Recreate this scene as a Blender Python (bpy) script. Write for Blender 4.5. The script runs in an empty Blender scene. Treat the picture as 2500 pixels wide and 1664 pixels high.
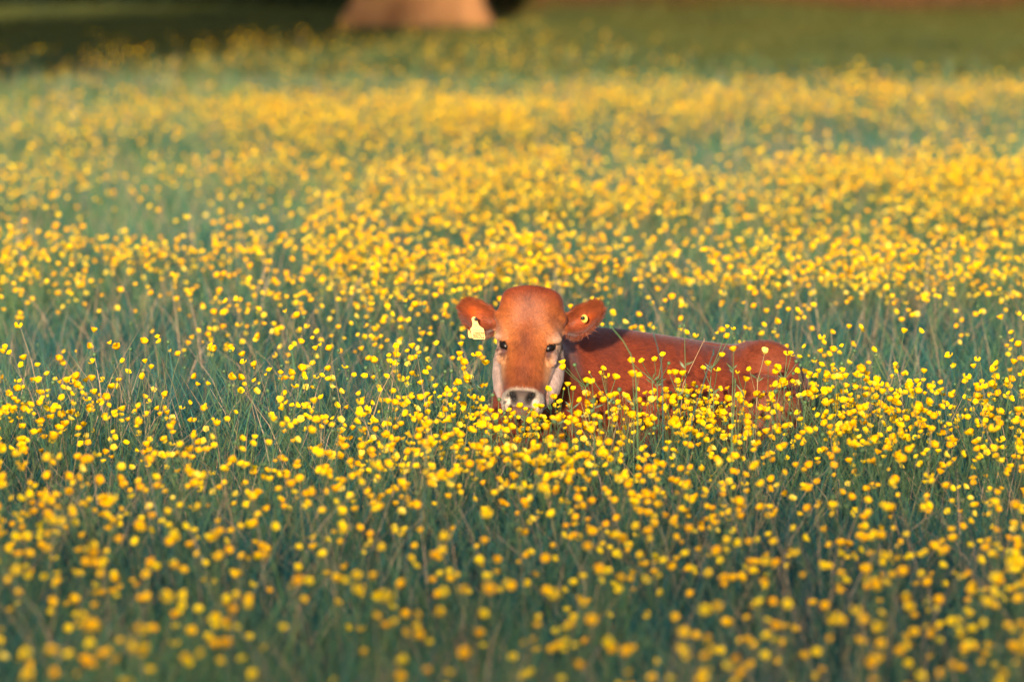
import bpy, math, random
import numpy as np
from mathutils import Vector, Matrix
from mathutils.bvhtree import BVHTree
R = math.radians
rng = np.random.default_rng(7)
random.seed(7)
scene = bpy.context.scene
COL = scene.collection

# ------------------------------------------------------------------ camera, sky, sun, exposure
CAM_H, TILT, FOCAL = 1.75, R(4.745), 200.0
FPX = 2500 * FOCAL / 36.0                       # focal length in pixels of the 2500 px wide photograph
cam_d = bpy.data.cameras.new('camera')
cam = bpy.data.objects.new('camera', cam_d); COL.objects.link(cam)
cam.location = (0, 0, CAM_H); cam.rotation_euler = (R(90) - TILT, 0, 0)
cam_d.lens = FOCAL; cam_d.sensor_width = 36.0; cam_d.clip_end = 3000; cam_d.clip_start = 0.1
cam_d.dof.use_dof = True; cam_d.dof.focus_distance = 15.5; cam_d.dof.aperture_fstop = 3.3
scene.camera = cam

SUN_EL, SUN_AZ = 10.5, 8.5                     # degrees above the horizon; degrees left of straight behind the camera
world = bpy.data.worlds.new('World'); scene.world = world; world.use_nodes = True
wn = world.node_tree; bg = wn.nodes['Background']
sky = wn.nodes.new('ShaderNodeTexSky'); sky.sky_type = 'NISHITA'; sky.sun_disc = False
sky.sun_elevation = R(SUN_EL); sky.sun_rotation = R(180 + SUN_AZ); sky.altitude = 50
sky.air_density = 1.0; sky.dust_density = 1.0; sky.ozone_density = 1.6
wn.links.new(sky.outputs[0], bg.inputs[0]); bg.inputs[1].default_value = 0.125
sun_d = bpy.data.lights.new('sun', 'SUN'); sun_d.energy = 4.9; sun_d.angle = R(1.4); sun_d.color = (1.0, 0.80, 0.56)
sun = bpy.data.objects.new('sun', sun_d); COL.objects.link(sun); sun.location = (-30, -60, 30)
sdir = Vector((-math.sin(R(SUN_AZ)) * math.cos(R(SUN_EL)), -math.cos(R(SUN_AZ)) * math.cos(R(SUN_EL)), math.sin(R(SUN_EL))))
sun.rotation_euler = sdir.to_track_quat('Z', 'Y').to_euler()
scene.view_settings.view_transform = 'Standard'; scene.view_settings.look = 'None'
scene.view_settings.exposure = 1.1; scene.view_settings.gamma = 1.0
scene.render.engine = 'CYCLES'
scene.cycles.use_denoising = True
scene.cycles.max_bounces = 6; scene.cycles.diffuse_bounces = 3; scene.cycles.glossy_bounces = 2
scene.cycles.transmission_bounces = 4; scene.cycles.transparent_max_bounces = 4

F_ = np.array([0, math.cos(TILT), -math.sin(TILT)]); U_ = np.array([0, math.sin(TILT), math.cos(TILT)])
def P(px, py, d):
    """world point that stands d metres in front of the camera at that place of the photograph (measuring aid)"""
    return np.array([0, 0, CAM_H]) + d * (F_ + (px - 1250) / FPX * np.array([1.0, 0, 0]) + (832 - py) / FPX * U_)
def project(p):
    q = np.asarray(p, float) - np.array([0, 0, CAM_H])
    d = q @ F_
    return 1250 + FPX * q[..., 0] / d, 832 - FPX * (q @ U_) / d, d

# ------------------------------------------------------------------ helpers
def noise2(x, y, s, seed=0):
    """smooth value noise, about -1..1"""
    r = np.random.default_rng(seed); N = 64
    g = r.uniform(-1, 1, (N, N))
    X = np.asarray(x) / s; Y = np.asarray(y) / s
    xi = np.floor(X).astype(int); yi = np.floor(Y).astype(int)
    fx = X - xi; fy = Y - yi; fx = fx*fx*(3-2*fx); fy = fy*fy*(3-2*fy)
    a = g[xi % N, yi % N]; b = g[(xi+1) % N, yi % N]; c = g[xi % N, (yi+1) % N]; d = g[(xi+1) % N, (yi+1) % N]
    return (a*(1-fx)+b*fx)*(1-fy) + (c*(1-fx)+d*fx)*fy

def mesh_from(name, verts, facelists, attrs=None, mat_index=None, smooth=True):
    """fast mesh from numpy arrays; facelists = list of (n,k) int arrays"""
    me = bpy.data.meshes.new(name)
    verts = np.ascontiguousarray(verts, dtype=np.float32)
    facelists = [np.asarray(f, dtype=np.int32) for f in facelists if len(f)]
    me.vertices.add(len(verts)); me.vertices.foreach_set('co', verts.ravel())
    nl = sum(f.size for f in facelists); npoly = sum(len(f) for f in facelists)
    me.loops.add(nl); me.polygons.add(npoly)
    me.loops.foreach_set('vertex_index', np.concatenate([f.ravel() for f in facelists]))
    starts = []; o = 0
    for f in facelists:
        starts.append(o + np.arange(len(f)) * f.shape[1]); o += f.size
    me.polygons.foreach_set('loop_start', np.concatenate(starts).astype(np.int32))
    if mat_index is not None: me.polygons.foreach_set('material_index', np.asarray(mat_index, dtype=np.int32))
    me.polygons.foreach_set('use_smooth', np.full(npoly, smooth, dtype=bool))
    for k, v in (attrs or {}).items():
        v = np.asarray(v, dtype=np.float32)
        if v.ndim == 1:
            a = me.attributes.new(k, 'FLOAT', 'POINT'); a.data.foreach_set('value', v)
        else:
            a = me.attributes.new(k, 'FLOAT_COLOR', 'POINT')
            if v.shape[1] == 3: v = np.concatenate([v, np.ones((len(v), 1), np.float32)], 1)
            a.data.foreach_set('color', v.ravel())
    me.update(calc_edges=True); me.validate()
    return me

def link(name, me, mats=(), parent=None, loc=None):
    o = bpy.data.objects.new(name, me); COL.objects.link(o)
    for m in (mats if isinstance(mats, (list, tuple)) else [mats]): me.materials.append(m)
    if parent is not None: o.parent = parent
    if loc is not None: o.location = loc
    return o
def tag(o, label=None, cat=None, group=None, kind=None):
    if label: o['label'] = label
    if cat: o['category'] = cat
    if group: o['group'] = group
    if kind: o['kind'] = kind
    return o
def empty(name, loc):
    o = bpy.data.objects.new(name, None); COL.objects.link(o); o.location = loc; o.empty_display_size = 0.05
    return o

class MB:
    """collects tubes, blobs and sheets (mixed polygons) with material slots"""
    def __init__(s): s.v = []; s.f = []; s.m = []; s.t = []
    def add(s, vs, fs, m=0, t=0.5):
        o = len(s.v); s.v += [tuple(map(float, p)) for p in vs]; s.f += [tuple(i + o for i in f) for f in fs]
        s.m += [m] * len(fs); s.t += [t] * len(vs)
    def tube(s, pts, rad, n=4, m=0, t=0.5, cap=True):
        pts = [Vector(p) for p in pts]; vs = []; fs = []
        for i, p in enumerate(pts):
            d = (pts[min(i+1, len(pts)-1)] - pts[max(i-1, 0)]).normalized()
            a = d.orthogonal().normalized() if abs(d.z) < .99 else Vector((1, 0, 0))
            a = d.cross(Vector((0.31, 0.95, 0.05))).normalized() if abs(d.dot(Vector((0.31, 0.95, 0.05)).normalized())) < .98 else a
            b = d.cross(a).normalized(); r = rad[i] if hasattr(rad, '__len__') else rad
            for k in range(n):
                q = 2*math.pi*k/n; vs.append(p + a*math.cos(q)*r + b*math.sin(q)*r)
        for i in range(len(pts)-1):
            for k in range(n): fs.append((i*n+k, i*n+(k+1) % n, (i+1)*n+(k+1) % n, (i+1)*n+k))
        if cap: fs.append(tuple(range(n))[::-1]); fs.append(tuple((len(pts)-1)*n+k for k in range(n)))
        s.add(vs, fs, m, t)
    def blob(s, c, r, nu=6, nv=4, m=0, t=0.5, sq=(1, 1, 1), bump=0):
        vs = [(c[0], c[1], c[2]-r*sq[2])]; fs = []
        for j in range(1, nv):
            a = -math.pi/2 + math.pi*j/nv
            for i in range(nu):
                b = 2*math.pi*(i + .5*(j % 2))/nu; rr = r*(1 + bump*((i + j) % 2))
                vs.append((c[0]+rr*sq[0]*math.cos(a)*math.cos(b), c[1]+rr*sq[1]*math.cos(a)*math.sin(b), c[2]+rr*sq[2]*math.sin(a)))
        vs.append((c[0], c[1], c[2]+r*sq[2])); L = len(vs)-1
        for i in range(nu):
            fs.append((0, 1+(i+1) % nu, 1+i)); fs.append((L, 1+(nv-2)*nu+i, 1+(nv-2)*nu+(i+1) % nu))
            for j in range(nv-2): fs.append((1+j*nu+i, 1+j*nu+(i+1) % nu, 1+(j+1)*nu+(i+1) % nu, 1+(j+1)*nu+i))
        s.add(vs, fs, m, t)
    def mesh(s, name):
        me = bpy.data.meshes.new(name); me.from_pydata(s.v, [], s.f); me.update()
        me.polygons.foreach_set('material_index', s.m); me.polygons.foreach_set('use_smooth', [True]*len(s.f))
        a = me.attributes.new('tint', 'FLOAT', 'POINT'); a.data.foreach_set('value', s.t)
        return me

# ------------------------------------------------------------------ materials
def new_mat(name):
    m = bpy.data.materials.new(name); m.use_nodes = True; nt = m.node_tree
    return m, nt, nt.nodes['Principled BSDF'], nt.nodes['Material Output']
def ramp_node(nt, stops):
    r = nt.nodes.new('ShaderNodeValToRGB'); e = r.color_ramp.elements
    e[0].position, e[0].color = stops[0][0], (*stops[0][1], 1); e[1].position, e[1].color = stops[-1][0], (*stops[-1][1], 1)
    for p, c in stops[1:-1]:
        n = e.new(p); n.color = (*c, 1)
    return r
def leaf_mat(name, stops, trans=0.3, rough=0.5, spec=0.35, attr='tint', tcol=None):
    m, nt, b, out = new_mat(name)
    at = nt.nodes.new('ShaderNodeAttribute'); at.attribute_name = attr
    rp = ramp_node(nt, stops); nt.links.new(at.outputs['Fac'], rp.inputs[0])
    nt.links.new(rp.outputs[0], b.inputs['Base Color'])
    b.inputs['Roughness'].default_value = rough; b.inputs['Specular IOR Level'].default_value = spec
    tr = nt.nodes.new('ShaderNodeBsdfTranslucent'); mx = nt.nodes.new('ShaderNodeMixShader'); mx.inputs[0].default_value = trans
    nt.links.new(rp.outputs[0], tr.inputs[0]); nt.links.new(b.outputs[0], mx.inputs[1]); nt.links.new(tr.outputs[0], mx.inputs[2])
    nt.links.new(mx.outputs[0], out.inputs[0])
    return m
M_grass = leaf_mat('grass_blade', [(0, (.011, .058, .066)), (.30, (.042, .148, .140)), (.58, (.130, .260, .100)), (.82, (.24, .29, .09)), (.90, (.40, .26, .14)), (1, (.50, .34, .24))], .35, .6, .12)
M_stem = leaf_mat('buttercup_stem', [(0, (.04, .10, .05)), (.6, (.09, .16, .06)), (1, (.36, .26, .13))], .15, .5, .4)
M_petal = leaf_mat('buttercup_petal', [(0, (.76, .35, .0008)), (.45, (.86, .52, .0004)), (.8, (.86, .62, .0008)), (.93, (.93, .70, .12)), (1, (.90, .62, .33))], .25, .6, .08)
M_heart = leaf_mat('buttercup_heart', [(0, (.45, .40, .02)), (1, (.7, .5, .02))], .1, .6, .2)
def plain(name, col, rough=.6, spec=.4, noise=None, bump=0):
    m, nt, b, out = new_mat(name); b.inputs['Base Color'].default_value = (*col, 1)
    b.inputs['Roughness'].default_value = rough; b.inputs['Specular IOR Level'].default_value = spec
    if noise:
        n = nt.nodes.new('ShaderNodeTexNoise'); n.inputs['Scale'].default_value = noise[0]; n.inputs['Detail'].default_value = 6
        tc = nt.nodes.new('ShaderNodeTexCoord'); nt.links.new(tc.outputs['Object'], n.inputs['Vector'])
        rp = ramp_node(nt, [(.3, col), (.7, noise[1])]); nt.links.new(n.outputs[0], rp.inputs[0]); nt.links.new(rp.outputs[0], b.inputs['Base Color'])
        if bump:
            bp = nt.nodes.new('ShaderNodeBump'); bp.inputs['Strength'].default_value = bump; bp.inputs['Distance'].default_value = .02
            nt.links.new(n.outputs[0], bp.inputs['Height']); nt.links.new(bp.outputs[0], b.inputs['Normal'])
    return m
M_soil = plain('meadow_soil', (.022, .035, .018), .95, .1, (3.0, (.040, .055, .022)), .4)
M_bark = plain('tree_bark', (.22, .095, .038), .9, .15, (2.6, (.42, .20, .08)), .8)
M_shadeleaf = plain('shaded_foliage', (.006, .013, .007), .8, .15, (2.0, (.010, .022, .010)))  # leaf colour kept near black to stand in for woodland shade
M_crown = plain('oak_foliage', (.035, .065, .022), .7, .3, (1.5, (.055, .09, .03)))
M_log = plain('log_bark', (.26, .085, .045), .9, .2, (6.0, (.34, .13, .07)), .5)

# ------------------------------------------------------------------ ground
def gz(x, y):
    x = np.asarray(x, float); y = np.asarray(y, float)
    near = np.clip((70 - y) / 20, 0, 1)
    z = .035*noise2(x, y, 1.3, 3)*near + .05*noise2(x + 9, y, 3.7, 4)*near
    # the low bank to the right behind the meadow
    bx = np.clip((x + .15) / .7, 0, 1); bx = bx*bx*(3-2*bx)
    by = np.exp(-((y - 66.5) / 3.4)**2)
    z = z + bx*by*(.36 + .07*np.sin(x*.9 + .6))*np.clip((26 - x) / 8, 0, 1)
    z = z*np.clip((x + 30)/8, 0, 1)*np.clip((36 - x)/8, 0, 1)
    # slightly pressed down where the calf lies
    return z
gx = np.concatenate([[-900, -300, -120, -60, -35], np.arange(-24, 24.01, .5), [35, 60, 120, 300, 900]])
gy = np.concatenate([[-900, -300, -100, -40, -15, -5], np.arange(0, 90.01, .5), [95, 105, 130, 200, 400, 1500]])
X, Y = np.meshgrid(gx, gy, indexing='ij'); Z = gz(X, Y)
nx, ny = len(gx), len(gy); idx = np.arange(nx*ny).reshape(nx, ny)
q = np.stack([idx[:-1, :-1], idx[1:, :-1], idx[1:, 1:], idx[:-1, 1:]], -1).reshape(-1, 4)
g = link('ground', mesh_from('ground', np.stack([X, Y, Z], -1).reshape(-1, 3), [q]), [M_soil]); tag(g, kind='structure')

# ------------------------------------------------------------------ where things may grow
CALF_SPINE = np.array([(P(px, 900, d)[0], P(px, 900, d)[1], r) for px, d, r in
    [(1275, 15.62, .10), (1340, 15.80, .15), (1420, 15.95, .17), (1520, 16.05, .19), (1640, 16.17, .20), (1750, 16.30, .20), (1860, 16.40, .19), (1960, 16.45, .12)]])
def in_calf(x, y, grow=0):
    ok = np.zeros(len(x), bool)
    for a, b in zip(CALF_SPINE[:-1], CALF_SPINE[1:]):
        d = b[:2] - a[:2]; t = np.clip(((x-a[0])*d[0] + (y-a[1])*d[1]) / (d @ d), 0, 1)
        ok |= np.hypot(x - a[0] - t*d[0], y - a[1] - t*d[1]) < (a[2] + (b[2]-a[2])*t + grow)
    return ok
ENV_X = [900, 1100, 1150, 1200, 1250, 1300, 1340, 1400, 1500, 1600, 1700, 1800, 1880, 1960, 2040, 2150]
ENV_Y = [700, 850, 966, 990, 994, 992, 976, 965, 945, 932, 922, 915, 895, 850, 820, 700]
def blocks_calf(top, slack=0):
    """true where a plant top in front of the calf would stand higher than the photographed fringe of plants"""
    px, py, d = project(top)
    return (d < 16.5) & (px > 1080) & (px < 2080) & (py < np.interp(px, ENV_X, ENV_Y) + slack) & (py > 600)

# ------------------------------------------------------------------ grass (one mass nobody could count)
def scatter(y0, y1, dens, hw0=.105, hw1=1.8):
    ymax = y1; w = hw0*ymax + hw1
    n = int(dens * (y1-y0) * 2*w); x = rng.uniform(-w, w, n); y = rng.uniform(y0, y1, n)
    k = np.abs(x) < hw0*y + hw1
    return x[k], y[k]
GV, GF3, GF4, GT = [], [], [], []; goff = 0
def blades(x, y, h, w, lean, tint, seg=3):
    global goff
    n = len(x); z = gz(x, y)
    az = rng.uniform(0, 2*np.pi, n); face = rng.uniform(0, 2*np.pi, n)
    L = np.stack([np.cos(az), np.sin(az)], 1) * (lean*h)[:, None]
    S = np.stack([np.cos(face), np.sin(face)], 1) * (w*.5)[:, None]
    rows = []
    for i in range(seg+1):
        t = i/seg; c = np.empty((n, 3))
        c[:, :2] = np.stack([x, y], 1) + L*(t**1.9); c[:, 2] = z - .01 + h*(t - .25*lean*t*t)
        wd = 1 - t**2.2 if i < seg else 0
        if i < seg:
            a = c.copy(); b = c.copy(); a[:, :2] -= S*wd; b[:, :2] += S*wd; rows += [a, b]
        else: rows.append(c)
    V = np.stack(rows, 1); k = V.shape[1]
    base = goff + np.arange(n)[:, None]*k
    q = [np.concatenate([base+2*i, base+2*i+1, base+2*i+3, base+2*i+2], 1) for i in range(seg-1)]
    GF4.extend(q); GF3.append(np.concatenate([base+2*seg-2, base+2*seg-1, base+2*seg], 1))
    GV.append(V.reshape(-1, 3)); GT.append(np.repeat(tint, k)); goff += n*k
def tints(x, y, straw=.04):
    t = .31 + .20*noise2(x, y*.5, .7, 11) + .16*noise2(x, y*.35, 2.6, 12) + rng.normal(0, .17, len(x))
    t = t + np.interp(y, [0, 15, 22, 32, 90], [0, 0, .08, .16, .20]) + .14*noise2(x, y, 1.7, 14)*(y > 50); t = np.clip(t, 0, .80); s = rng.random(len(x)) < straw
    t[s] = rng.uniform(.86, 1, s.sum()); return t
def grow(y0, y1, dens, hm, hs, w, lean=(.2, .8), straw=.07, seg=3):
    x, y = scatter(y0, y1, dens)
    h = np.clip(rng.normal(hm, hs, len(x)), .05, .5) * (1 + .22*noise2(x, y, 1.1, 21))
    # short turf round the foot of the big tree and on the bank
    h *= np.interp(y, [0, 44, 54, 60, 90], [1, 1, .60, .45, .40])
    k = ~in_calf(x, y, -.02); x, y, h = x[k], y[k], h[k]
    top = np.stack([x, y, gz(x, y) + h], 1); k = ~blocks_calf(top, 14); x, y, h = x[k], y[k], h[k]
    blades(x, y, h, w*rng.uniform(.6, 1.5, len(x)), rng.uniform(*lean, len(x)), tints(x, y, straw), seg)
grow(9.4, 14.0, 3000, .20, .05, .0042)
grow(14.0, 20.0, 3000, .19, .05, .0038)
grow(20.0, 30.0, 1400, .20, .05, .006)
grow(30.0, 40.0, 700, .20, .05, .010)
grow(40.0, 44.0, 400, .18, .05, .010)
grow(44.0, 50.0, 120, .18, .05, .010)
# taller single stalks, some dry
grow(9.4, 20.0, 700, .12, .03, .0105, (.5, 1.1), .01)
grow(20.0, 42.0, 60, .29, .05, .0060, (.1, .6), .45)
grow(9.4, 20.0, 210, .34, .05, .0030, (.1, .8), .38)
grow(20.0, 40.0, 60, .33, .05, .0040, (.1, .6), .30)
gm = mesh_from('grass', np.concatenate(GV), [np.concatenate(GF4), np.concatenate(GF3)], {'tint': np.concatenate(GT)})
tag(link('grass', gm, [M_grass]), 'blue green meadow grass with a few dry blades between the buttercups', 'grass', kind='stuff')
GV, GF3, GF4, GT = [], [], [], []; goff = 0
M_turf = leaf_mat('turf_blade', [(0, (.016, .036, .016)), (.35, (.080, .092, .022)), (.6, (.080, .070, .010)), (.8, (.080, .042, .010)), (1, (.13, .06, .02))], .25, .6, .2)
_t = tints
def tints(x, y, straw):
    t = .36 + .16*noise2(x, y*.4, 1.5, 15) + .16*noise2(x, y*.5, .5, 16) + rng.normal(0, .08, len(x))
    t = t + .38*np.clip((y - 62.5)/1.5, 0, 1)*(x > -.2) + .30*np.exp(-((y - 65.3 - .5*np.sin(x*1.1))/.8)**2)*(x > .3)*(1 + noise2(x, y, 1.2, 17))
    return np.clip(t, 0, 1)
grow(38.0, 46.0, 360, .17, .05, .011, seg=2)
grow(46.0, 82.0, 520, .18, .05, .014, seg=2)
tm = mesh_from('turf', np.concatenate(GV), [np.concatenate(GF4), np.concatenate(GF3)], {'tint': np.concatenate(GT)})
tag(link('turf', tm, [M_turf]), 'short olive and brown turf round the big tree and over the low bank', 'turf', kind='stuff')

# ------------------------------------------------------------------ buttercups
def head_geo(r, openness, lod, seed):
    """petals (mat 0), heart and calyx (mat 1); axis +Z, stem joins at the origin; returns MB"""
    rr = random.Random(seed); mb = MB(); tint = rr.uniform(.15, .85)
    if rr.random() < .04: tint = rr.uniform(.93, 1)
    nu, nv = ((4, 3) if lod == 0 else (2, 1))
    for k in range(5):
        a0 = 2*math.pi*k/5 + rr.uniform(-.1, .1); wid = math.pi/5*1.18; op = openness + rr.uniform(-.12, .12)
        if lod == 0 and rr.random() < .05: continue
        vs = []; fs = []
        for j in range(nv+1):
            t = j/nv
            rad = r*(.12 + .88*math.sin(t*(.9+.5*op))**1.0/math.sin(.9+.5*op)) if t else r*.12
            zz = r*(.05 + (1.42-1.0*op)*t**1.25)
            for i in range(nu+1):
                u = i/nu*2 - 1
                ww = wid*(.55+.45*math.sin(min(1, t*1.2)*math.pi/2)) * (1 - .12*(t > .99)*abs(u))
                ra = rad*(1 - (.16*abs(u)**2.2 if t > .99 else 0) + .05*(1-u*u)*t)
                a = a0 + u*ww*(1.0 if t else .6)
                vs.append((ra*math.cos(a), ra*math.sin(a), zz*(1+.06*abs(u)*t) + .0006*((k % 2))))
        for j in range(nv):
            for i in range(nu):
                p = j*(nu+1)+i; fs.append((p, p+1, p+nu+2, p+nu+1))
        mb.add(vs, fs, 0, min(1, max(0, tint + rr.uniform(-.12, .10))))
    if lod == 0:
        mb.blob((0, 0, r*.30), r*.26, 6, 3, 1, .6)
        mb.blob((0, 0, r*.02), r*.20, 5, 3, 2, .45)
    return mb
def bud_geo(r, seed):
    rr = random.Random(seed); mb = MB()
    if rr.random() < .45: mb.blob((0, 0, r*.8), r*.9, 6, 4, 0, rr.uniform(.4, .7), (.8, .8, 1.1)); mb.blob((0, 0, r*.3), r*.7, 5, 3, 2, .4)
    else: mb.blob((0, 0, r*.7), r, 7, 5, 2, rr.uniform(.35, .6), (1, 1, .95), .14)
    return mb
def rot_to(d, spin=0):
    return Vector((0, 0, 1)).rotation_difference(Vector(d).normalized()).to_matrix() @ Matrix.Rotation(spin, 3, 'Z')
def bez(a, b, c, n):
    a, b, c = Vector(a), Vector(b), Vector(c)
    return [a*(1-t)**2 + b*2*t*(1-t) + c*t*t for t in [i/n for i in range(n+1)]]

class Plant: pass
HEADS = {}
def head_mesh(key, lod=0):
    """shared head geometry as MB"""
    if (key, lod) not in HEADS:
        rr = random.Random(key*13+1)
        HEADS[(key, lod)] = head_geo(.0101*rr.uniform(.70, 1.12), rr.choice([.15, .3, .45, .55, .7, .85]), lod, key*7+3)
    return HEADS[(key, lod)]
def make_plant(seed, lod=0):
    rr = random.Random(seed); p = Plant(); p.stem = MB(); p.heads = []; p.buds = []
    H = rr.uniform(.27, .37); ns = 3 if lod else 4
    n = rr.choice([2, 3, 3, 4, 4, 5]); top = Vector((rr.uniform(-.04, .04), rr.uniform(-.04, .04), H*rr.uniform(.52, .66)))
    base = bez((0, 0, -.01), (rr.uniform(-.02, .02), rr.uniform(-.02, .02), H*.35), top, ns)
    st = rr.uniform(.2, .75); st = 1.0 if rr.random() < .10 else st
    p.stem.tube(base, [.0017, .0016, .0015, .0014, .0013][:ns+1], 3, 0, st, False)
    for k in range(n):
        a = 2*math.pi*k/n + rr.uniform(-.5, .5); sp = rr.uniform(.02, .085); hh = H*rr.uniform(.80, 1.12)
        tip = Vector((top.x + sp*math.cos(a), top.y + sp*math.sin(a), hh))
        mid = Vector((top.x + sp*.65*math.cos(a), top.y + sp*.65*math.sin(a), top.z + (hh-top.z)*.45))
        p.stem.tube(bez(top, mid, tip, 2 if lod else 3), [.0012, .0011, .0009, .0008][:(3 if lod else 4)], 3, 0, st, False)
        tilt = Vector((rr.uniform(-.6, .4), -rr.uniform(.1, 1.6), 1)).normalized()
        if rr.random() < .86: p.heads.append((rr.randrange(14), tip, rot_to(tilt, rr.uniform(0, 6.3)), rr.uniform(.85, 1.15)))
        else: p.buds.append((rr.randrange(4), tip, rot_to(tilt), rr.uniform(.8, 1.2)))
    # narrow divided leaves on the stem
    for k in range(2 if lod else 7):
        t = rr.uniform(.3, 1.0); c = base[int(t*(ns))]; a = rr.uniform(0, 6.3); L = rr.uniform(.02, .055)
        d = Vector((math.cos(a), math.sin(a), rr.uniform(.2, 1.1))).normalized(); s = d.cross(Vector((0, 0, 1))).normalized()*.0022
        p.stem.add([c, c + d*L*.5 - s, c + d*L*.5 + s, c + d*L], [(0, 1, 3, 2)], 0, rr.uniform(.05, .5))
    p.top = max([h[1].z for h in p.heads + p.buds]); return p
def merged(p, lod=0):
    """whole plant as arrays: verts, tris, quads, mats, tint"""
    mb = MB(); mb.add(p.stem.v, p.stem.f, 2, 0); mb.t[-len(p.stem.v):] = p.stem.t
    for lst, fn in ((p.heads, head_mesh), (p.buds, lambda k, l: BUDS[k])):
        for key, pos, rot, s in lst:
            h = fn(key, lod); o = len(mb.v); dt = random.Random(key + int(pos.x*1e5)).uniform(-.22, .12)
            mb.v += [tuple(rot @ (Vector(v)*s) + pos) for v in h.v]; mb.f += [tuple(i+o for i in f) for f in h.f]; mb.m += h.m
            mb.t += [min(.86, max(.02, t + dt)) if t < .92 else t for t in h.t]
    v = np.array(mb.v); out = []
    for k in (3, 4, 5):
        sel = [i for i, f in enumerate(mb.f) if len(f) == k]
        if sel: out.append((np.array([mb.f[i] for i in sel]), np.array([mb.m[i] for i in sel])))
    return v, out, np.array(mb.t)
BUDS = [bud_geo(.0052*random.uniform(.8, 1.2), k*5+2) for k in range(4)]
NV = 16
PL = [make_plant(100+i) for i in range(NV)]; PLF = [make_plant(100+i, 1) for i in range(NV)]
PM = [merged(p) for p in PL]; PMF = [merged(p, 1) for p in PLF]

# flower density over the meadow: rows by distance, columns by bearing (x / distance)
vrow = np.array([20, 60, 100, 150, 190, 230, 290, 340, 375, 410, 455, 510, 570, 620, 670, 730, 790, 850, 900, 960, 1050, 1150, 1300, 1500, 2200])
drow = FPX*1.42/(vrow + 321)
DT = np.array([
 [0, 0, 0, 0, 0, 0, 0, 0, 0], [0, 0, .01, .02, .03, 0, 0, 0, 0], [.14, .16, .14, .18, .34, .12, .03, 0, 0], [.18, .20, .16, .20, .30, .16, .08, .06, .08],
 [.04, .05, .09, .17, .17, .35, .35, .30, .35], [.15, .25, .45, .70, .60, .95, .95, .95, .85], [.35, .80, 1.35, 1.35, 1.0, .95, .75, .70, .60],
 [.40, .40, .70, .70, .60, .40, .12, .15, .30], [.80, .90, .80, .70, .70, .50, .30, .50, .70], [1.4, 1.3, .95, 1.15, 1.5, 1.4, 1.3, 1.4, 1.4],
 [1.0, .28, .22, .80, 1.5, 1.5, 1.5, 1.3, 1.2], [.22, .18, .45, .70, .90, .80, 1.0, .90, .90], [.50, .45, .60, .80, .80, .60, .80, .90, .70],
 [1.3, .70, .70, 1.2, 1.4, .80, 1.2, 1.4, 1.0], [.80, .30, .40, 1.0, 1.0, .50, .60, 1.0, .95], [.22, .28, .70, .70, .40, .30, .35, .70, .90],
 [.10, .10, .40, .40, .20, .35, .50, .80, .90], [.07, .08, .14, .30, .30, .40, .65, .95, .95], [.35, .35, .40, .55, .65, .85, .95, .95, .85],
 [.95, .85, .95, .95, 1.1, 1.1, 1.15, .85, .85], [1.3, 1.15, 1.15, 1.15, 1.15, 1.0, .90, .75, .80], [1.2, 1.2, 1.1, 1.0, 1.1, .80, .70, .65, .65],
 [1.05, .95, .78, .70, .62, .60, .68, .68, .75], [.75, .75, .60, .58, .62, .55, .50, .65, .75], [.7, .7, .6, .6, .6, .6, .6, .6, .7]])
bcol = (np.linspace(0, 2500, 9) - 1250)/FPX
def density(x, y):
    fi = np.interp(y, drow[::-1], np.arange(len(drow))[::-1]); ci = np.interp(x/y, bcol, np.arange(9))
    i = np.clip(np.floor(fi).astype(int), 0, len(drow)-2); j = np.clip(np.floor(ci).astype(int), 0, 7); a = fi-i; b = ci-j
    D = (DT[i, j]*(1-b) + DT[i, j+1]*b)*(1-a) + (DT[i+1, j]*(1-b) + DT[i+1, j+1]*b)*a
    D = D**1.6*np.interp(y, [17, 22, 30], [1, .80, .74])*(1 + .80*noise2(x, y*.45, .32, 31) + .65*noise2(x, y*.4, 1.0, 32))
    qx = 1250 + FPX*x/y; D = D*np.where((y > 13.6) & (y < 15.8) & (qx > 1120) & (qx < 2000), .62, 1)
    return np.clip(D, 0, None)
PEAK = 86.0                                      # plants per square metre at density 1
x, y = scatter(9.6, 62, PEAK*2.6)
k = rng.random(len(x)) < density(x, y)/2.6; x, y = x[k], y[k]
k = ~in_calf(x, y, .03); x, y = x[k], y[k]
kind = rng.integers(0, NV, len(x)); rotz = rng.uniform(-1.0, 1.0, len(x)); sc = rng.uniform(.82, 1.12, len(x)); zz = gz(x, y)
tops = np.stack([x, y, zz + np.array([p.top for p in PL])[kind]*sc], 1)
# lower a plant that would hide the calf more than in the photograph, drop it when that would make it tiny
bl = blocks_calf(tops)
keep = np.ones(len(x), bool)
for i in np.nonzero(bl)[0]:
    for s in (.8, .68, .56):
        if not blocks_calf(np.array([x[i], y[i], zz[i] + PL[kind[i]].top*s])): sc[i] = s; break
    else: keep[i] = False
x, y, kind, rotz, sc, zz = (a[keep] for a in (x, y, kind, rotz, sc, zz))
print('plants', len(x))
# the plants that show largest are built one by one
px, py, dd = project(np.stack([x, y, zz + .28], 1))
inview = (px > 15) & (px < 2485) & (py < 1655)
order = np.argsort(dd + (~inview)*1000.0)
N_IND = 262
solo = order[:N_IND]; mass = np.ones(len(x), bool); mass[solo] = False

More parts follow.
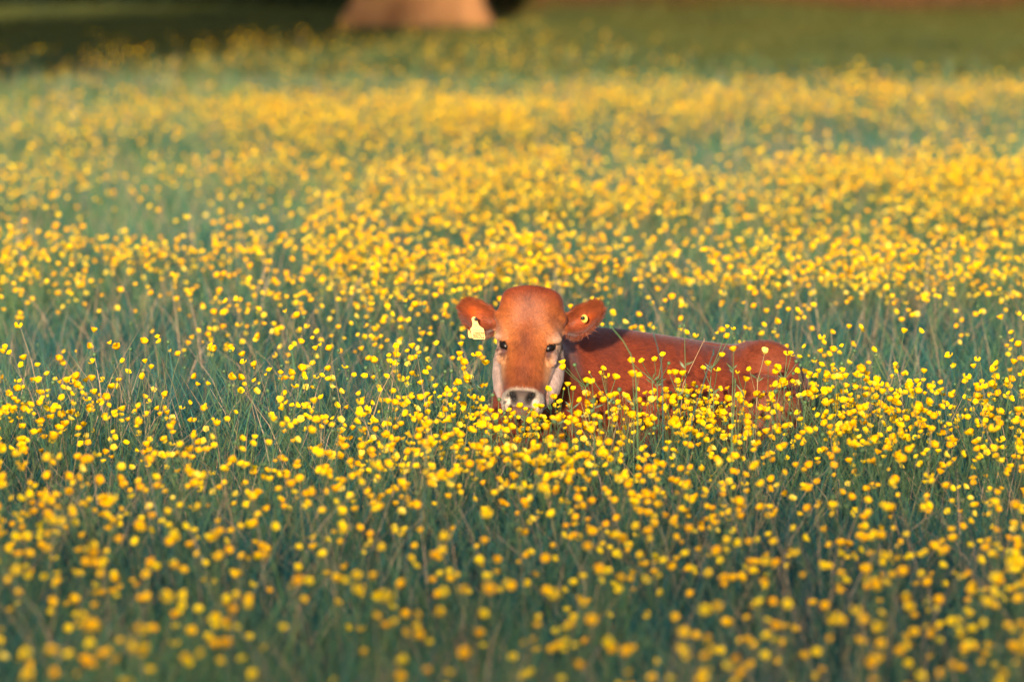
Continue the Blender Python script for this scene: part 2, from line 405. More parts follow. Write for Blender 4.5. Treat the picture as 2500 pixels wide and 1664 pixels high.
def sink(V, FL, T, mats, M):
    pass
allv, allt, off = [], [], 0; allf = {3: [], 4: [], 5: []}; allm = {3: [], 4: [], 5: []}
for lodsel, tmpl in ((y < 23, PM), (y >= 23, PMF)):
    for kk in range(NV):
        s = np.nonzero(mass & lodsel & (kind == kk))[0]
        if not len(s): continue
        v, fl, t = tmpl[kk]; n = len(s); c, sn = np.cos(rotz[s])[:, None], np.sin(rotz[s])[:, None]; S = sc[s][:, None]
        grow_far = 1 + .15*(tmpl is PMF)
        W = np.empty((n, len(v), 3)); W[..., 0] = (c*v[:, 0] - sn*v[:, 1])*S + x[s][:, None]; W[..., 1] = (sn*v[:, 0] + c*v[:, 1])*S + y[s][:, None]; W[..., 2] = v[:, 2]*S + zz[s][:, None]
        allv.append(W.reshape(-1, 3))
        dt = rng.normal(0, .07, (n, 1)); tt = np.where(t > .92, t, np.clip(t + dt, 0, .9)); allt.append(tt.reshape(-1))
        base = off + np.arange(n)*len(v)
        for f, m in fl:
            kf = f.shape[1]; allf[kf].append((f[None] + base[:, None, None]).reshape(-1, kf)); allm[kf].append(np.tile(m, n))
        off += n*len(v)
FLs = [np.concatenate(allf[k]) for k in (3, 4, 5) if allf[k]]; MLs = np.concatenate([np.concatenate(allm[k]) for k in (3, 4, 5) if allf[k]])
bm_ = mesh_from('buttercups', np.concatenate(allv), FLs, {'tint': np.concatenate(allt)}, MLs)
tag(link('buttercups', bm_, [M_petal, M_heart, M_stem]), 'mass of small yellow buttercups spreading over the whole meadow around the calf', 'buttercups', kind='stuff')

# shared meshes for the single plants
HM = {k: head_mesh(k).mesh('flower_head') for k in range(14)}
BMh = {k: BUDS[k].mesh('bud') for k in range(4)}
for me in list(HM.values()) + list(BMh.values()):
    for m in (M_petal, M_heart, M_stem): me.materials.append(m)
SM = []
for p in PL:
    me = p.stem.mesh('stem'); me.materials.append(M_stem); SM.append(me)
def child(name, me, parent, M):
    o = bpy.data.objects.new(name, me); COL.objects.link(o); o.parent = parent; o.matrix_basis = M; return o
for i in solo:
    e = empty('buttercup', (x[i], y[i], zz[i])); e.rotation_euler = (0, 0, rotz[i]); e.scale = (sc[i],)*3
    p = PL[kind[i]]; zone = ['far left', 'well left', 'left', 'left of middle', 'just left of middle', 'just right of middle', 'right of middle', 'right', 'well right', 'far right'][min(9, int(px[i]/250))]
    row = ['lowest row', 'second row up', 'third row up', 'fourth row up', 'fifth row up', 'sixth row up'][min(5, int(np.mean(py[solo] > py[i])*6))]
    size = 'tall' if p.top*sc[i] > .36 else ('short' if p.top*sc[i] < .31 else 'middling')
    tag(e, '%s blurred buttercup, %s%s, %s, %s' % (size, ['no', 'one', 'two', 'three', 'four', 'five'][len(p.heads)] + (' head' if len(p.heads) == 1 else ' heads'), ' and bud' if p.buds else '', row, zone), 'buttercup', 'out of focus buttercups nearest the camera')
    child('stem', SM[kind[i]], e, Matrix())
    for lst, dct, nm in ((p.heads, HM, 'flower_head'), (p.buds, BMh, 'bud')):
        for key, pos, rot, s in lst:
            child(nm, dct[key], e, Matrix.Translation(pos) @ (rot @ Matrix.Scale(s, 3)).to_4x4())

# single plants that stand out in front of and around the calf
def hero(label, heads, joint, root, d, group=None, bud=(), pale=False, stem_r=.0014, st=.5, hs=1.0):
    """heads, joint, root: places in the photograph (measured); d: distance in metres"""
    rt = P(root[0], root[1], d); rt[2] = float(gz(rt[0], rt[1]))
    e = empty('buttercup', rt); mb = MB(); J = Vector(P(*joint, d) - rt)
    low = J.copy(); low.z *= .5; low.x *= .35; low.y *= .35
    mb.tube(bez((0, 0, 0), low, J, 5), [stem_r*1.15]*3 + [stem_r]*3, 5, 0, st, False)
    rr = random.Random(len(label)*31 + int(d*100))
    for (hx, hy), kind_ in [(h, 'h') for h in heads] + [(b, 'b') for b in bud]:
        T = Vector(P(hx, hy, d + rr.uniform(-.05, .05)) - rt); mid = (J*.4 + T*.6); mid.z = J.z + (T.z-J.z)*.45
        mb.tube(bez(J, mid, T, 4), [stem_r*.9, stem_r*.8, stem_r*.7, stem_r*.65, stem_r*.6], 4, 0, st, False)
        rot = rot_to((rr.uniform(-.5, .4), -rr.uniform(.2, 1.0), 1), rr.uniform(0, 6))
        if kind_ == 'h':
            kk = rr.randrange(14); me = HM[kk]
            if pale:
                g2 = head_geo(.011, .1, 0, 5); g2.t = [.945]*len(g2.t); me = g2.mesh('flower_head')
                for m in (M_petal, M_heart, M_stem): me.materials.append(m)
            child('flower_head', me, e, Matrix.Translation(T - rot @ Vector((0, 0, .006))) @ (rot @ Matrix.Scale(hs*rr.uniform(.95, 1.12), 3)).to_4x4())
        else: child('bud', BMh[rr.choice([0, 1, 2, 3])], e, Matrix.Translation(T) @ (rot @ Matrix.Scale(1.0, 3)).to_4x4())
    for k in range(4):
        a = rr.uniform(0, 6.3); L = rr.uniform(.015, .035); dd_ = Vector((math.cos(a), math.sin(a)*.5, rr.uniform(.3, 1))).normalized(); s = dd_.cross(Vector((0, 1, 0))).normalized()*.0018
        c = J + Vector((0, 0, -.004*k)); mb.add([c, c+dd_*L*.5-s, c+dd_*L*.5+s, c+dd_*L], [(0, 1, 3, 2)], 0, .3)
    me = mb.mesh('stem'); me.materials.append(M_stem); child('stem', me, e, Matrix())
    tag(e, label, 'buttercup', group or 'sharp buttercups standing round the calf'); return e
hero('buttercup stem leaning left with two small heads beside the calf cheek', [(1373, 883), (1375, 898)], (1429, 943), (1462, 1230), 15.35, bud=[(1404, 893)])
hero('upright buttercup cluster of four open heads before the calf shoulder', [(1473, 899), (1468, 910), (1481, 917), (1503, 922)], (1484, 975), (1492, 1230), 15.3, bud=[(1440, 911)])
hero('large blurred buttercup head in front of the calf chest', [(1445, 931), (1432, 928)], (1450, 985), (1452, 1300), 14.6, hs=1.1)
hero('large blurred pair of buttercup heads low before the calf shoulder', [(1545, 915), (1560, 917)], (1548, 980), (1545, 1300), 14.5, hs=1.1)
hero('buttercup with two separate heads on arching stalks over the calf ribs', [(1566, 880), (1541, 882)], (1592, 925), (1606, 1220), 15.4)
hero('buttercup carrying two stacked small heads above the calf ribs', [(1598, 876), (1618, 865)], (1604, 935), (1612, 1215), 15.45, bud=[(1632, 889)])
hero('row of three buttercup heads before the middle of the calf flank', [(1634, 910), (1648, 911), (1667, 912)], (1655, 960), (1660, 1210), 15.4)
hero('tall buttercup stalk ending in one green seed ball against the calf back', [], (1673, 890), (1672, 1210), 15.6, bud=[(1671, 797)])
hero('buttercup heads high above the calf back on a long bent stalk', [(1763, 866), (1790, 801), (1775, 797)], (1737, 900), (1715, 1190), 15.6)
hero('single blurred buttercup head at the calf loin', [(1791, 853)], (1790, 900), (1780, 1290), 14.7)
hero('buttercup fork with two orange heads before the calf hip', [(1717, 896), (1751, 901)], (1742, 955), (1745, 1200), 15.4)
hero('half closed pale buttercup on a straight dry stalk before the calf rump', [(1867, 860)], (1850, 925), (1838, 1190), 15.6, pale=True, st=.95)
hero('small buttercup on a curved stalk before the thigh fold', [(1800, 907)], (1815, 960), (1820, 1200), 15.5)
hero('buttercup cluster of three heads at the right end of the calf rump', [(1921, 863), (1932, 864), (1898, 899)], (1915, 925), (1912, 1190), 15.6, bud=[(1945, 884)])
hero('buttercup heads touching the calf nose', [(1270, 992), (1283, 997)], (1280, 1020), (1283, 1260), 15.1, bud=[(1298, 1003)])
hero('wide blurred buttercup heads under the right nostril', [(1307, 992), (1320, 993)], (1312, 1030), (1318, 1290), 14.8)
hero('single buttercup head beside the right corner of the muzzle', [(1339, 949)], (1345, 1000), (1350, 1270), 15.0)
hero('bright pair of buttercup heads right of the calf muzzle', [(1386, 938), (1400, 948)], (1396, 995), (1400, 1270), 14.95, hs=1.15)
hero('three buttercup heads below the calf jaw', [(1352, 970), (1366, 980), (1358, 990)], (1362, 1030), (1365, 1260), 15.1, bud=[(1376, 951)])
hero('two buttercup heads under the left side of the muzzle', [(1242, 999), (1220, 1005)], (1232, 1045), (1230, 1270), 15.05)
hero('low buttercup pair left of the calf chin', [(1190, 1022), (1209, 1019)], (1200, 1060), (1200, 1270), 15.0, hs=1.1)
hero('thin stalk with one green seed ball left of the calf muzzle', [], (1215, 1020), (1214, 1260), 15.2, bud=[(1218, 978)])
hero('thin stalk with one green seed ball before the calf brisket', [], (1199, 1020), (1196, 1260), 15.2, bud=[(1202, 967)])
hero('buttercup head left of the calf cheek', [(1160, 865), (1122, 865)], (1150, 940), (1145, 1230), 15.7)
hero('buttercup with heads near the calf left jaw', [(1168, 868), (1185, 887)], (1176, 950), (1170, 1230), 15.9)

# tall grass stalks out of focus before the flank
def stalk(label, pts, d, r, t):
    rt = P(*pts[-1], d); rt[2] = float(gz(rt[0], rt[1])); e_pts = [Vector(P(*p, d) - rt) for p in pts[:-1]] + [Vector((0, 0, 0))]
    mb = MB(); n = len(e_pts); mb.tube(e_pts[::-1], [r*(1 - .5*i/(n-1)) for i in range(n)], 5, 0, t, False)
    tp = e_pts[0]
    mb.blob(tp, r*.9, 5, 4, 0, t, (1, 1, 5))
    me = mb.mesh('grass_stalk'); o = link('grass_stalk', me, [M_grass], loc=rt)
    tag(o, label, 'grass stalk', 'tall grass stalks before the calf')
stalk('thick blurred grass stalk bending over the calf shoulder', [(1490, 795), (1520, 830), (1540, 865), (1552, 920), (1556, 1000), (1560, 1320)], 14.3, .0020, .55)
stalk('blurred grey grass stalk crossing the calf ribs', [(1596, 815), (1606, 850), (1615, 890), (1618, 960), (1620, 1320)], 14.4, .0017, .30)
stalk('blurred dark green stalk slanting before the calf hip', [(1742, 860), (1728, 900), (1710, 960), (1690, 1020), (1660, 1310)], 14.5, .0022, .25)
stalk('sharp straw coloured stalk slanting up over the calf flank', [(1719, 830), (1702, 865), (1685, 900), (1668, 937), (1640, 1220)], 15.5, .0015, .93)
stalk('upright green stalk right of the hip fold', [(1795, 930), (1793, 980), (1788, 1060), (1784, 1300)], 14.6, .0022, .55)

# ------------------------------------------------------------------ the calf
def loft(rings, cap=True):
    n = len(rings[0]); v = np.concatenate(rings); f = []
    for i in range(len(rings)-1):
        for k in range(n): f.append((i*n+k, i*n+(k+1) % n, (i+1)*n+(k+1) % n, (i+1)*n+k))
    f.append(tuple(range(n))[::-1]); f.append(tuple((len(rings)-1)*n+k for k in range(n)))
    return v, f
def ellip(c, r, M=None, nu=28, nv=16):
    v = []; f = []
    for j in range(nv+1):
        a = -math.pi/2 + math.pi*(j+.001)/(nv+.002)
        v.append([(r[0]*math.cos(a)*math.cos(b), r[1]*math.cos(a)*math.sin(b), r[2]*math.sin(a)) for b in np.linspace(0, 2*math.pi, nu, endpoint=False)])
    v = [np.array(q) for q in v]
    if M is not None: v = [q @ np.array(M).T for q in v]
    return loft([q + np.array(c) for q in v])
def spow(a, e): return np.sign(a)*np.abs(a)**e
TH = np.linspace(0, 2*np.pi, 40, endpoint=False)

# head frame: x to the right of the picture, y away from the viewer, z up the face; origin at the poll
HY, HP, HR = R(-5), R(-20), R(3)
poll = P(1297, 692, 15.50)
HM3 = np.array(Matrix.Rotation(HR, 3, 'Y') @ Matrix.Rotation(HY, 3, 'Z') @ Matrix.Rotation(HP + TILT*0, 3, 'X'))
def hw_(p): return np.asarray(p) @ HM3.T + poll
def hl_(p): return (np.asarray(p) - poll) @ HM3
def section(z, hw, yf, yb, e=.85, narrow=0.0):
    """narrow > 0 squeezes the front of the section"""
    c, s = np.cos(TH), np.sin(TH); yc = (yf+yb)/2; ry = (yb-yf)/2
    xx = hw*spow(c, e); yy = yc + ry*spow(s, e); fr = np.clip((yc-yy)/ry, 0, 1)
    xx = xx*(1 - narrow*fr**1.5)
    return np.stack([xx, yy, np.full_like(xx, z)], 1)
parts = []
skull = [(.001, .018, .050, .085, 1, 0), (-.002, .050, .032, .110, .95, 0), (-.009, .070, .018, .135, .9, 0), (-.020, .080, .009, .152, .88, 0), (-.036, .085, .002, .165, .8, .05), (-.060, .087, -.003, .18, .8, .05),
         (-.100, .088, -.004, .185, .8, .06), (-.135, .088, -.002, .185, .82, .12), (-.165, .084, .000, .18, .85, .26), (-.195, .079, .000, .17, .88, .34), (-.230, .070, -.001, .15, .88, .30),
         (-.265, .061, -.003, .13, .88, .24), (-.290, .055, -.008, .115, .88, .16), (-.308, .055, -.015, .105, .85, .10), (-.325, .057, -.020, .10, .82, .08), (-.342, .054, -.018, .095, .82, .08),
         (-.356, .048, -.008, .09, .85, .1), (-.372, .040, .004, .085, .9, .1), (-.386, .026, .018, .07, 1, 0), (-.390, .012, .03, .055, 1, 0)]
v, f = loft([hw_(section(*s)) for s in skull]); parts.append((v, f))
jaw = [(-.085, .035, .09, .17, 1, 0), (-.10, .068, .07, .19, .9, .1), (-.14, .088, .055, .215, .85, .2), (-.18, .096, .050, .225, .85, .25), (-.225, .096, .050, .225, .85, .25), (-.262, .089, .050, .205, .85, .25),
       (-.292, .076, .045, .17, .88, .2), (-.320, .058, .035, .14, .9, .15), (-.345, .040, .03, .11, .95, .1), (-.352, .02, .04, .09, 1, 0)]
v, f = loft([hw_(section(*s)) for s in jaw]); parts.append((v, f))
for sx in (-1, 1):   # brow, cheek bone
    v, f = ellip((0, 0, 0), (.022, .022, .020)); parts.append((hw_(v + np.array([sx*.068, .031, -.140])), f))
    v, f = ellip((0, 0, 0), (.016, .02, .026)); parts.append((hw_(v + np.array([sx*.066, .041, -.190])), f))
    v, f = ellip((0, 0, 0), (.024, .040, .022)); parts.append((hw_(v + np.array([sx*.073, .075, -.078])), f))   # ear root
# ears
def ear_pts(sx):
    rings = []; n = 15
    for t in np.linspace(0, 1, 16):
        L = .015 + .108*t
        hh = float(np.interp(t, [0, .12, .3, .5, .7, .85, .95, 1], [.024, .031, .042, .046, .043, .034, .022, .006]))
        cz = float(np.interp(t, [0, .3, .6, 1], [-.090, -.090, -.080, -.064])) + (.013*t + .004 if sx > 0 else 0); cup = .030*float(np.interp(t, [0, .2, .6, 1], [.35, 1, .8, .1]))
        cy = .075 - .012*t + .006*math.sin(t*3)
        thick = .0105 if t < .9 else .009
        a = np.linspace(-1, 1, n)
        fx = sx*(.070 + L + .006*(1-a**2)*t); fx = np.broadcast_to(fx, a.shape)
        front = np.stack([fx, cy + cup*(1-a**2) - .012*a*0, cz + hh*a], 1)
        back = np.stack([fx, cy + (cup*(1-a**2)) + thick*np.sqrt(np.clip(1-a**2, .04, 1)), cz + (hh+.0015)*a], 1)[::-1]
        rings.append(np.concatenate([front, back]))
    return rings
for sx in (-1, 1): parts.append(loft([hw_(r) for r in ear_pts(sx)]))
# trunk: rings along the spine
spine = [  # px, top py, distance, half width, half height, roundness
 (1300, 812, 15.66, .070, .085, 1), (1318, 806, 15.74, .090, .115, 1), (1350, 801, 15.83, .110, .150, .95), (1395, 798, 15.92, .135, .190, .92), (1450, 798.5, 16.00, .155, .215, .9), (1517, 803, 16.07, .175, .222, .88),
 (1602, 816, 16.15, .190, .220, .88), (1687, 829, 16.23, .195, .213, .88), (1760, 839, 16.31, .185, .205, .9), (1797, 843, 16.35, .175, .200, .9), (1835, 835, 16.38, .170, .200, .9), (1878, 834, 16.42, .155, .195, .9),
 (1908, 850, 16.46, .120, .180, .95), (1926, 870, 16.49, .085, .150, 1), (1942, 903, 16.52, .050, .10, 1), (1950, 935, 16.53, .02, .04, 1)]
C = []
for px_, py_, d_, w_, h_, e_ in spine:
    c = P(px_, py_, d_); c[2] -= h_; C.append(c)
C = np.array(C); rings = []
for i, (s, c) in enumerate(zip(spine, C)):
    t = C[min(i+1, len(C)-1)] - C[max(i-1, 0)]; t[2] = 0; t /= np.linalg.norm(t); side = np.array([-t[1], t[0], 0])
    e = s[5]; cc, ss = spow(np.cos(TH), e), spow(np.sin(TH), e)
    wz = s[3]*(1 - .18*np.clip(ss, 0, 1)**2 + .06*np.clip(-ss, 0, 1))
    rings.append(c + side*(cc*wz)[:, None] + np.array([0, 0, 1.0])*(ss*s[4])[:, None])
parts.append(loft(rings))
def limb(pts, rad, e=1):
    pts = [np.array(p, float) for p in pts]; rings = []
    for i, p in enumerate(pts):
        t = Vector(pts[min(i+1, len(pts)-1)] - pts[max(i-1, 0)]).normalized(); a = t.orthogonal().normalized(); b = t.cross(a)
        r = rad[i]; rings.append(np.array([p + np.array(a)*math.cos(q)*r + np.array(b)*math.sin(q)*r for q in np.linspace(0, 2*math.pi, 20, endpoint=False)]))
    parts.append(loft(rings))
# neck under the head, brisket, shoulder, thigh, folded legs, tail
limb([P(1300, 850, 15.62), P(1310, 885, 15.68), P(1335, 920, 15.80), P(1380, 950, 15.95), P(1450, 985, 16.08), P(1480, 1000, 16.1)], [.070, .085, .105, .115, .09, .05])
parts.append(ellip(P(1283, 1000, 15.74), (.098, .13, .125))); parts.append(ellip(P(1275, 1060, 15.78), (.115, .15, .14)))
parts.append(ellip(P(1445, 975, 15.96), (.15, .08, .17))); parts.append(ellip(P(1865, 935, 16.27), (.105, .085, .125), Matrix.Rotation(R(18), 3, 'Y')))
parts.append(ellip(P(1860, 1000, 16.15), (.12, .08, .10)))
fz = 0.05
def gp(px_, d_, z_): q = P(px_, 1000, d_); q[2] = z_; return q
limb([gp(1240, 15.75, .14), gp(1225, 15.55, .075), gp(1215, 15.42, .05), gp(1235, 15.60, .03), gp(1240, 15.75, .025)], [.06, .038, .030, .024, .022])
limb([gp(1340, 15.75, .14), gp(1345, 15.52, .075), gp(1350, 15.40, .05), gp(1335, 15.60, .03), gp(1330, 15.75, .025)], [.06, .038, .030, .024, .022])
limb([gp(1850, 16.2, .12), gp(1780, 15.98, .10), gp(1750, 15.92, .07), gp(1830, 15.95, .04), gp(1900, 16.0, .035)], [.08, .055, .036, .026, .024])
limb([gp(1900, 16.0, .035), gp(1820, 15.9, .03), gp(1760, 15.86, .025)], [.024, .02, .022])
limb([P(1950, 915, 16.5), P(1962, 950, 16.48), P(1975, 1000, 16.46), gp(2010, 16.4, .08), gp(2030, 16.35, .03)], [.022, .016, .013, .012, .016])

vv, ff, o = [], [], 0
for v, f in parts: vv.append(v); ff += [tuple(i+o for i in q) for q in f]; o += len(v)
base = P(1400, 1000, 15.95); base[2] = float(gz(base[0], base[1]))
me = bpy.data.meshes.new('raw'); me.from_pydata(np.concatenate(vv).tolist(), [], ff); me.update()
ob = bpy.data.objects.new('raw', me); COL.objects.link(ob)
md = ob.modifiers.new('r', 'REMESH'); md.mode = 'VOXEL'; md.voxel_size = .0036
ms = ob.modifiers.new('s', 'SMOOTH'); ms.factor = .5; ms.iterations = 9
dg = bpy.context.evaluated_depsgraph_get(); ev = ob.evaluated_get(dg); em = ev.to_mesh()
nV = len(em.vertices); V = np.empty(nV*3, np.float32); em.vertices.foreach_get('co', V); V = V.reshape(-1, 3).astype(float)
nr = np.empty(nV*3, np.float32); em.vertices.foreach_get('normal', nr); N = nr.reshape(-1, 3).astype(float)
PF = [tuple(p.vertices) for p in em.polygons]
ev.to_mesh_clear(); bpy.data.objects.remove(ob); bpy.data.meshes.remove(me)
print('calf verts', nV)
ed = np.concatenate([np.array([(q[i], q[(i+1) % len(q)]) for i in range(len(q))]) for q in []] or [np.array([q[:2] for q in PF]), np.array([q[1:3] for q in PF]), np.array([q[2:4] for q in PF if len(q) == 4]), np.array([(q[-1], q[0]) for q in PF])])
h0 = hl_(V); bodyw = np.clip((h0[:, 1] - .16)/.06, 0, 1); bodyw = np.maximum(bodyw, ((h0[:, 2] < -.42) | (np.abs(h0[:, 0]) > .24)).astype(float))
deg = np.bincount(ed.ravel(), minlength=nV)[:, None]
crownw = np.clip((h0[:, 2] + .16)/.03, 0, 1)*np.clip((.092 - np.abs(h0[:, 0]))/.01, 0, 1)*(h0[:, 2] < .03)
for _ in range(45):
    acc = np.stack([np.bincount(ed[:, 0], V[ed[:, 1], k], nV) + np.bincount(ed[:, 1], V[ed[:, 0], k], nV) for k in range(3)], 1)
    V += (acc/deg - V)*(.6*crownw)[:, None]
for _ in range(120):
    acc = np.stack([np.bincount(ed[:, 0], V[ed[:, 1], k], nV) + np.bincount(ed[:, 1], V[ed[:, 0], k], nV) for k in range(3)], 1)
    V += (acc/deg - V)*(.6*bodyw)[:, None]
pxv, pyv, dv = project(V)
def groove(x0, y0, x1, y1, wpx, amt):
    t = np.clip(((pxv-x0)*(x1-x0) + (pyv-y0)*(y1-y0))/((x1-x0)**2 + (y1-y0)**2), 0, 1); dd2 = (pxv-x0-t*(x1-x0))**2 + (pyv-y0-t*(y1-y0))**2
    V[:] -= N*(bodyw*np.exp(-dd2/wpx**2)*amt*(N[:, 1] < 0))[:, None]
groove(1792, 852, 1812, 960, 14, .020); groove(1812, 960, 1770, 1010, 14, .010); groove(1520, 835, 1545, 930, 26, .002); groove(1450, 850, 1470, 930, 38, -.008); groove(1830, 850, 1860, 850, 30, -.006)
for kx in range(5): groove(1590 + kx*34, 850, 1600 + kx*34, 950, 9, .0022)
groove(1405, 830, 1425, 900, 16, .005); groove(1740, 850, 1700, 950, 40, .006); groove(1860, 880, 1840, 930, 18, -.004)
HL = hl_(V); HN = N @ HM3
headm = (HL[:, 2] > -.41) & (HL[:, 1] < .20) & (np.abs(HL[:, 0]) < .22) & (HL[:, 2] < .03) & (HL[:, 1] > -.05)
noseT = np.clip(1 - np.clip(HL[:, 1] - .12, 0, 1)/.08, 0, 1)
bv = BVHTree.FromPolygons([Vector(p) for p in HL], PF)
def surf(o_, d_):
    hit = bv.ray_cast(Vector(o_), Vector(d_).normalized()); return np.array(hit[0]), np.array(hit[1])
def brush(c, rad, amt, nrm, stretch=None):
    """push along nrm by amt with a gaussian fall-off; stretch = (axis, factor)"""
    q = HL - c
    if stretch is not None:
        ax = np.array(stretch[0], float); ax /= np.linalg.norm(ax); al = q @ ax; q = q - np.outer(al, ax)*(1 - 1/stretch[1])
    w = np.exp(-(np.sum(q*q, 1))/(rad*rad)) * (HN @ np.asarray(nrm, float) > -.2)
    HL[:] += w[:, None]*amt*np.asarray(nrm, float)
    return w
eye_info = []
for sx in (-1, 1):
    dr = np.array([-sx*.62, .78, 0]); c0 = np.array([sx*.069, .030, -.166]); p0, n0 = surf(c0 - dr*.2, dr)
    n0 = np.array([sx*.66, -.75, .02]); n0 /= np.linalg.norm(n0)
    tv = np.array([0, 0, 1.0]); th = np.cross(tv, n0)*sx; th /= np.linalg.norm(th)    # th points towards the ... outer corner
    ax = -th*.42 + np.array([0, 0, -.90]); 
    if ax @ np.array([-sx, -.3, 0]) < 0: ax = th*.42 + np.array([0, 0, -.90])
    ax /= np.linalg.norm(ax)
    eye_info.append((sx, p0, n0, ax))
brush_eye = []
for sx, p0, n0, ax in eye_info:
    brush(p0 + n0*.0, .0215, .0045, n0, (ax, 1.25))        # lids stand out
    w = brush(p0 + n0*.004, .0125, -.0190, n0, (ax, 1.9)) # opening
    brush(p0 + ax*.030, .008, -.003, n0, (ax, 1.8))        # inner corner crease
    brush(p0 - np.array([0, 0, .034]), .012, -.002, n0, ((1, 0, 0), 2))
nos = []
for sx in (-1, 1):
    p0, n0 = surf((sx*.026, -.2, -.318), (0, 1, 0)); nv_ = np.array([sx*.25, -.95, .1]); nv_ /= np.linalg.norm(nv_)
    nos.append((sx, p0, nv_))
    brush(p0 + np.array([sx*.006, 0, .004]), .017, .004, nv_)
    brush(p0 + np.array([sx*.002, .002, .0]), .0088, -.022, nv_, ((sx*.5, 0, .85), 1.9))
    brush(p0 + np.array([-sx*.006, .0, -.012]), .006, -.008, nv_, ((-sx*.3, 0, .95), 1.6))
pm, _ = surf((0, -.2, -.352), (0, 1, 0)); brush(pm, .0045, -.002, (0, -1, 0), ((1, 0, 0), 9))
brush(np.array([0, -.008, -.20]), .02, .002, (0, -1, 0), ((0, 0, 1), 3))
V2 = V.copy(); V2[headm] = hw_(HL[headm])
V = V2

# coat colour (albedo) from the pattern of the animal, with painted nose highlight and ear glow
def sm(a, b, t): q = np.clip((t-a)/(b-a), 0, 1); return q*q*(3-2*q)
col = np.tile(np.array([.200, .034, .012]), (nV, 1))
nz = noise2(V[:, 0]*1.0 + V[:, 1], V[:, 2], .06, 41)*.5 + noise2(V[:, 0] + V[:, 1], V[:, 2], .022, 42)*.5
col *= (1 + .08*nz)[:, None]
pxv, pyv, dv = project(V)
# darker ridge of the back, fold before the thigh
def mixc(c, w): col[:] = col*(1-w[:, None]) + np.array(c)*w[:, None]
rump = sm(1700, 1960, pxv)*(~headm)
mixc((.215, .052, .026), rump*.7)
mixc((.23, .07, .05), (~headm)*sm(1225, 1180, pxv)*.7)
X_, Y_, Z_ = HL[:, 0], HL[:, 1], HL[:, 2]; hm = headm.astype(float)*sm(.20, .15, Y_)
aX = np.abs(X_)
mixc((.31, .078, .020), hm)
mixc((.225, .042, .014), hm*sm(-.075, -.02, Z_)*sm(.13, .09, aX))                              # red poll
mixc((.40, .125, .036), hm*np.exp(-((aX-.050)/.030)**2 - ((Z_+.135)/.050)**2)*.8)              # golden brows
mixc((.37, .11, .032), hm*np.exp(-((aX-.045)/.022)**2 - ((Z_+.215)/.05)**2)*.6)
mixc((.12, .030, .016), hm*np.exp(-(X_/.018)**2 - ((Z_+.155)/.035)**2)*.8)                     # smoky bridge
mixc((.19, .046, .022), hm*np.exp(-(X_/.030)**2 - ((Z_+.240)/.060)**2)*.8)
mixc((.19, .040, .016), hm*np.exp(-((X_)/.03)**2 - ((Z_+.085)/.035)**2)*.55)
mixc((.11, .026, .016), hm*np.exp(-((X_-.062)/.016)**2 - ((Z_+.098)/.020)**2)*.6)
mixc((.12, .026, .014), hm*np.exp(-((X_+.004)/.012)**2 - ((Z_+.045)/.030)**2)*.6)
mixc((.66, .50, .58), hm*sm(.055, .086, aX + .25*(Y_-.03))*sm(-.155, -.20, Z_)*.92)
mixc((.50, .25, .15), hm*sm(.046, .060, aX + .15*(Y_-.01))*(1 - sm(.066, .080, aX + .25*(Y_-.03)))*sm(-.178, -.200, Z_)*sm(-.285, -.262, Z_)*.75)            # pale cheeks
mixc((.54, .37, .35), hm*np.exp(-((aX-.082)/.018)**2 - ((Z_+.150)/.035)**2)*.75)               # pale round the eyes
mixc((.38, .19, .11), hm*np.exp(-((aX-.060)/.016)**2 - ((Z_+.205)/.022)**2)*.3)
mixc((.16, .05, .038), hm*np.exp(-((aX-.045)/.014)**2 - ((Z_+.278)/.022)**2)*.55)
wm = hm*sm(-.286, -.298, Z_ + .35*np.clip(aX-.03, 0, 1))*sm(.07, .045, Y_); mixc((.66, .55, .56), wm)                       # white muzzle
mixc((.22, .13, .12), hm*np.exp(-(X_/.026)**2 - ((Z_+.306)/.010)**2)*.6)
padw = hm*sm(.034, .026, aX)*sm(-.300, -.309, Z_)*sm(-.352, -.345, Z_)*sm(.02, .0, Y_); mixc((.030, .019, .024), padw*.9)   # nose pad
mixc((.12, .08, .075), padw*np.exp(-(X_/.014)**2 - ((Z_+.322)/.007)**2)*.7)  # small highlight on the nose pad, painted as a lighter colour
mixc((.15, .05, .032), hm*sm(-.346, -.354, Z_))                                                 # chin
mixc((.07, .02, .02), hm*np.exp(-((Z_+.352)/.0028)**2)*sm(.05, .04, aX)*sm(.03, .01, Y_))
for sx, p0, nv_ in nos:
    q = HL - p0; u = q[:, 0]*sx*.55 + q[:, 2]*.83; w_ = q[:, 0]*.83*sx - q[:, 2]*.55
    d_ = np.exp(-(u/.0165)**2 - (w_/.0082)**2); mixc((.006, .003, .004), np.clip(d_*2.0, 0, 1)*hm*(Y_ < .03))
for sx, p0, n0, ax in eye_info:
    q = HL - p0; al = q @ ax; rest = np.linalg.norm(q - np.outer(al, ax), axis=1)
    d_ = np.exp(-((al-.006)/.026)**2 - (rest/.0135)**2); mixc((.030, .013, .012), np.clip(d_*1.5-.15, 0, 1)*hm)
    d_ = np.exp(-((al-.024)/.010)**2 - (rest/.006)**2); mixc((.10, .05, .07), np.clip(d_*1.3, 0, 1)*hm*.85)
    t_ = np.clip((q[:, 2] + .012)/-.034, 0, 1); dl = np.abs(aX - (abs(p0[0]) - .010 - .016*t_)); mixc((.12, .035, .02), hm*np.exp(-(dl/.0022)**2)*(q[:, 2] < -.010)*(q[:, 2] > -.040)*(q[:, 0]*sx < .01)*(X_*sx > 0)*.7)
